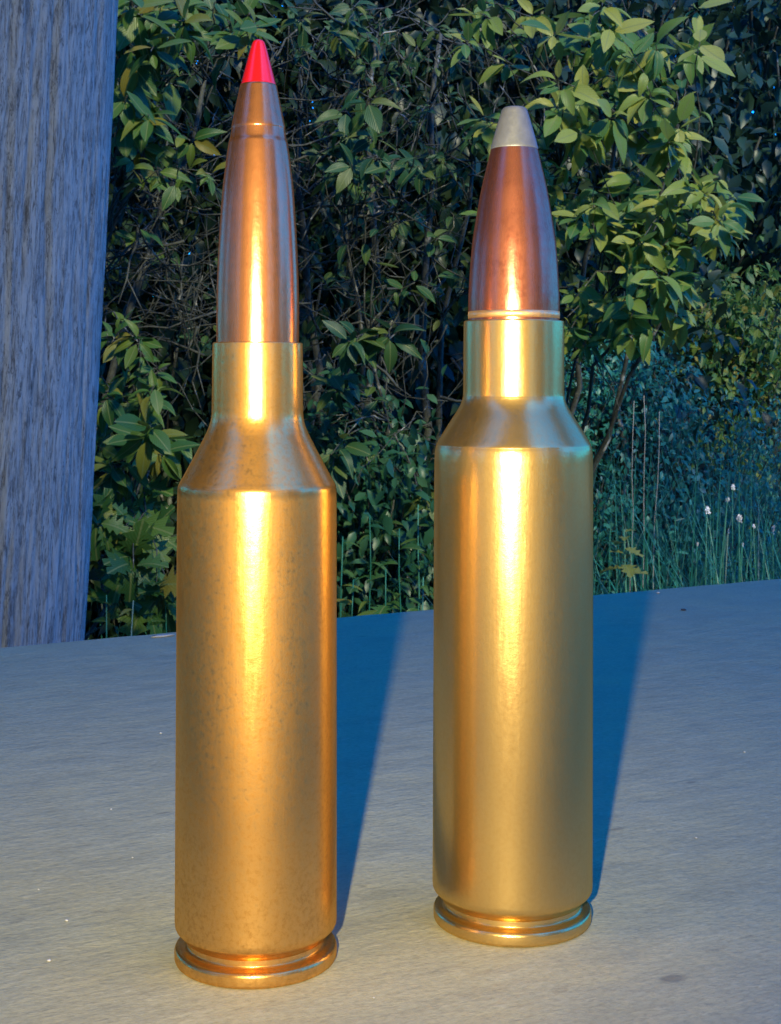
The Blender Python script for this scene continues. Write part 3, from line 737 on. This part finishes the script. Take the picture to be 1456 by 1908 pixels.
def weed(px, y, top_py, nl, ll, shape, mat, label, group, lean=0.0, leaf_from=0.25, spread=1.0):
    x = (px-CX)/F*y; b = Vector((x, y, ground_z(x, y)-0.01)); tp = at(px+lean, top_py, y)
    root = empty('leafy_weed', b); tag(root, label, 'weed', group)
    pts = bend(Vector((0, 0, 0)), tp-b, 9, 0, 0.004)
    S = Tubes(); S.add(pts, 0.0022, 0.0009, 5); S.build('stem', M['grass'], root)
    lv = []
    for k in range(nl):
        s = leaf_from + (1-leaf_from)*(k+0.5)/nl; i = min(7, int(s*8)); q = pts[i].lerp(pts[i+1], s*8-i)
        th = k*2.4 + random.uniform(-0.4, 0.4)
        ld = Vector((math.cos(th)*spread, math.sin(th)*spread, random.uniform(-0.2, 0.5)))
        lv.append((random.choice(LV[shape]), leaf_matrix(b+q, ld, Vector((0, -0.2, 1))+rv(0.2), ll*random.uniform(0.6, 1.1)*(1.15-0.5*s))))
    place_leaves(root, lv, M[mat], 300)
    return root
GW = 'leafy weeds growing under the shrubs'
for px, y, tp, nl, ll, sh in [(640, 2.1, 1000, 22, 0.06, 'narrow'), (690, 2.2, 960, 22, 0.055, 'narrow'), (745, 2.15, 985, 20, 0.06, 'oval'), (780, 2.3, 940, 20, 0.055, 'oval'), (720, 2.05, 1060, 18, 0.055, 'lobed'),
                              (660, 2.0, 1080, 16, 0.06, 'oval'), (790, 2.0, 1075, 16, 0.06, 'oval'), (200, 2.0, 1110, 16, 0.06, 'oval'), (250, 1.95, 1120, 16, 0.05, 'narrow'), (310, 2.0, 1100, 14, 0.055, 'lobed')]:
    lab = {'narrow': 'narrow leaved', 'oval': 'oval leaved', 'lobed': 'jagged leaved'}[sh] + ' green weed growing low ' + ('between the two cartridges' if px > 500 else 'between the pole and the red tipped cartridge')
    weed(px, y, tp, nl, ll, sh, 'leaf', lab, GW)
GR = 'weeds in the blue grass past the blunt tipped cartridge'
for px, y, tp in [(1130, 2.6, 980), (1180, 2.9, 900), (1250, 2.7, 960), (1290, 3.0, 880), (1340, 2.8, 930), (1390, 2.9, 900), (1430, 2.7, 980), (1210, 2.5, 1040), (1320, 2.5, 1030), (1400, 2.5, 1040), (1150, 3.2, 860), (1240, 3.3, 850), (1440, 3.2, 890)]:
    sh = random.choice(['narrow', 'narrow', 'oval'])
    weed(px, y, tp, 22, 0.034, sh, 'grass', ('tall ' if tp < 950 else 'short ') + {'narrow': 'narrow leaved', 'oval': 'oval leaved'}[sh] + ' weed in the blue green grass past the blunt tipped cartridge', GR, random.uniform(-20, 20))
weed(1165, 2.3, 985, 9, 0.055, 'lobed', 'fern', 'yellowing jagged leaved weed beside the blunt tipped cartridge', None, 0, 0.86, 1.0).name = 'yellow_weed'

# pale dry stalks in the grass
for px, y, tp, ln, lab in [(1200, 2.7, 735, 0, 'tallest pale dry stalk rising straight from the grass'), (1172, 2.7, 745, 10, 'thin dry stalk beside the tallest one'),
                           (1205, 2.75, 765, 24, 'short dry stalk leaning off the tallest one'), (1075, 2.4, 690, -20, 'thin pale stalk beside the neck of the blunt tipped cartridge')]:
    x = (px-CX)/F*y; b = Vector((x, y, ground_z(x, y)-0.01)); S = Tubes()
    S.add(bend(Vector((0, 0, 0)), at(px+ln, tp, y)-b, 12, 0, 0.003), 0.0013, 0.0006, 5)
    o = S.build('dry_stalk', M['dry'], None); o.location = b; tag(o, lab, 'stalk', 'dry stalks in the grass')

# small white flowers
bl_v, bl_f = [], []
for k in range(7):
    for j in range(5):
        a = j*2*math.pi/5 + k; c = Vector((random.uniform(-.5, .5), random.uniform(-.3, .3), random.uniform(-1, 1)))*0.9
        d1_ = Vector((math.cos(a), 0.35*math.sin(a*2)-0.3, math.sin(a))); s_ = Vector((-math.sin(a), 0, math.cos(a)))*0.28
        i = len(bl_v); bl_v += [c, c+d1_*0.4+s_, c+d1_*0.8, c+d1_*0.4-s_]; bl_f.append((i, i+1, i+2, i+3))
bloom_me = mesh_from('bloom', [q*0.006 for q in bl_v], bl_f); bloom_me.materials.append(M['petal'])
for px, py, y, sc in [(1318, 948, 2.3, 0.85), (1378, 965, 2.3, 0.9), (1441, 985, 2.3, 0.9), (1366, 905, 2.4, 0.6), (1356, 930, 2.4, 0.58), (1358, 987, 2.35, 0.5), (1405, 978, 2.35, 0.5), (1300, 1013, 2.3, 0.45), (1385, 1012, 2.3, 0.45)]:
    tp = at(px, py, y); b = Vector((tp.x+random.uniform(-.03, .03), y, ground_z(tp.x, y)-0.01))
    root = empty('white_flower', b); tag(root, ('large white flower cluster on a thin stem' if sc > 0.8 else 'small white flower on a thin stem' if sc > 0.55 else 'tiny white flower speck')+' in the blue green grass', 'flower', 'white flowers in the grass')
    S = Tubes(); S.add(bend(Vector((0, 0, 0)), tp-b, 7, 0, 0.003), 0.0014, 0.0008, 4); S.build('stem', M['grass'], root)
    o = link('bloom', bloom_me, None, root); o.location = tp-b; o.scale = (sc,)*3; o.rotation_euler = (0, random.uniform(-0.6, 0.6), random.uniform(0, 3))

# ------------------------------------------------------------------ bits on the table
def lump(name, r, flat, seed, mat, px, py, label, group, long_=1.0, ang=0.0):
    y = H*F/(py-HY); bm = bmesh.new(); bmesh.ops.create_icosphere(bm, subdivisions=2, radius=1)
    for v in bm.verts:
        n_ = 1+0.45*noise.noise(v.co*1.3+Vector((seed*3.1, 0, 0)))
        v.co = Vector((v.co.x*r*n_*long_, v.co.y*r*n_, v.co.z*r*n_*flat))
    mz = min(v.co.z for v in bm.verts)
    for v in bm.verts: v.co.z -= mz
    me = bpy.data.meshes.new(name); bm.to_mesh(me); bm.free()
    o = link(name, me, mat); q = at(px, py, y); o.location = (q.x, q.y, 0.0); o.rotation_euler = (0, 0, ang); tag(o, label, cat='grit' if 'grit' in name else 'splinter', group=group)
GG = 'white grit on the table'
for i, (px, py, r) in enumerate([(128, 1718, 0.00016), (95, 1793, 0.00018), (302, 1368, 0.00017), (1228, 1104, 0.0004), (75, 1660, 0.0001), (1000, 1640, 0.00012), (210, 1510, 0.00012), (250, 1600, 0.00009), (1300, 1560, 0.00011), (1390, 1400, 0.00014), (700, 1860, 0.00008)]):
    lump('grit', r, 0.5, i, M['grit'], px, py, 'tiny white grain lying on the grey table', GG)
lump('grit', 0.0004, 0.5, 21, M['dark_grit'], 1275, 1136, 'tiny black grain on the table near its far edge', None, 1.4)
lump('splinter', 0.0006, 0.35, 31, M['dry'], 305, 1188, 'pale wood splinter on the table edge beside the red tipped cartridge', None, 4.0, R(32))
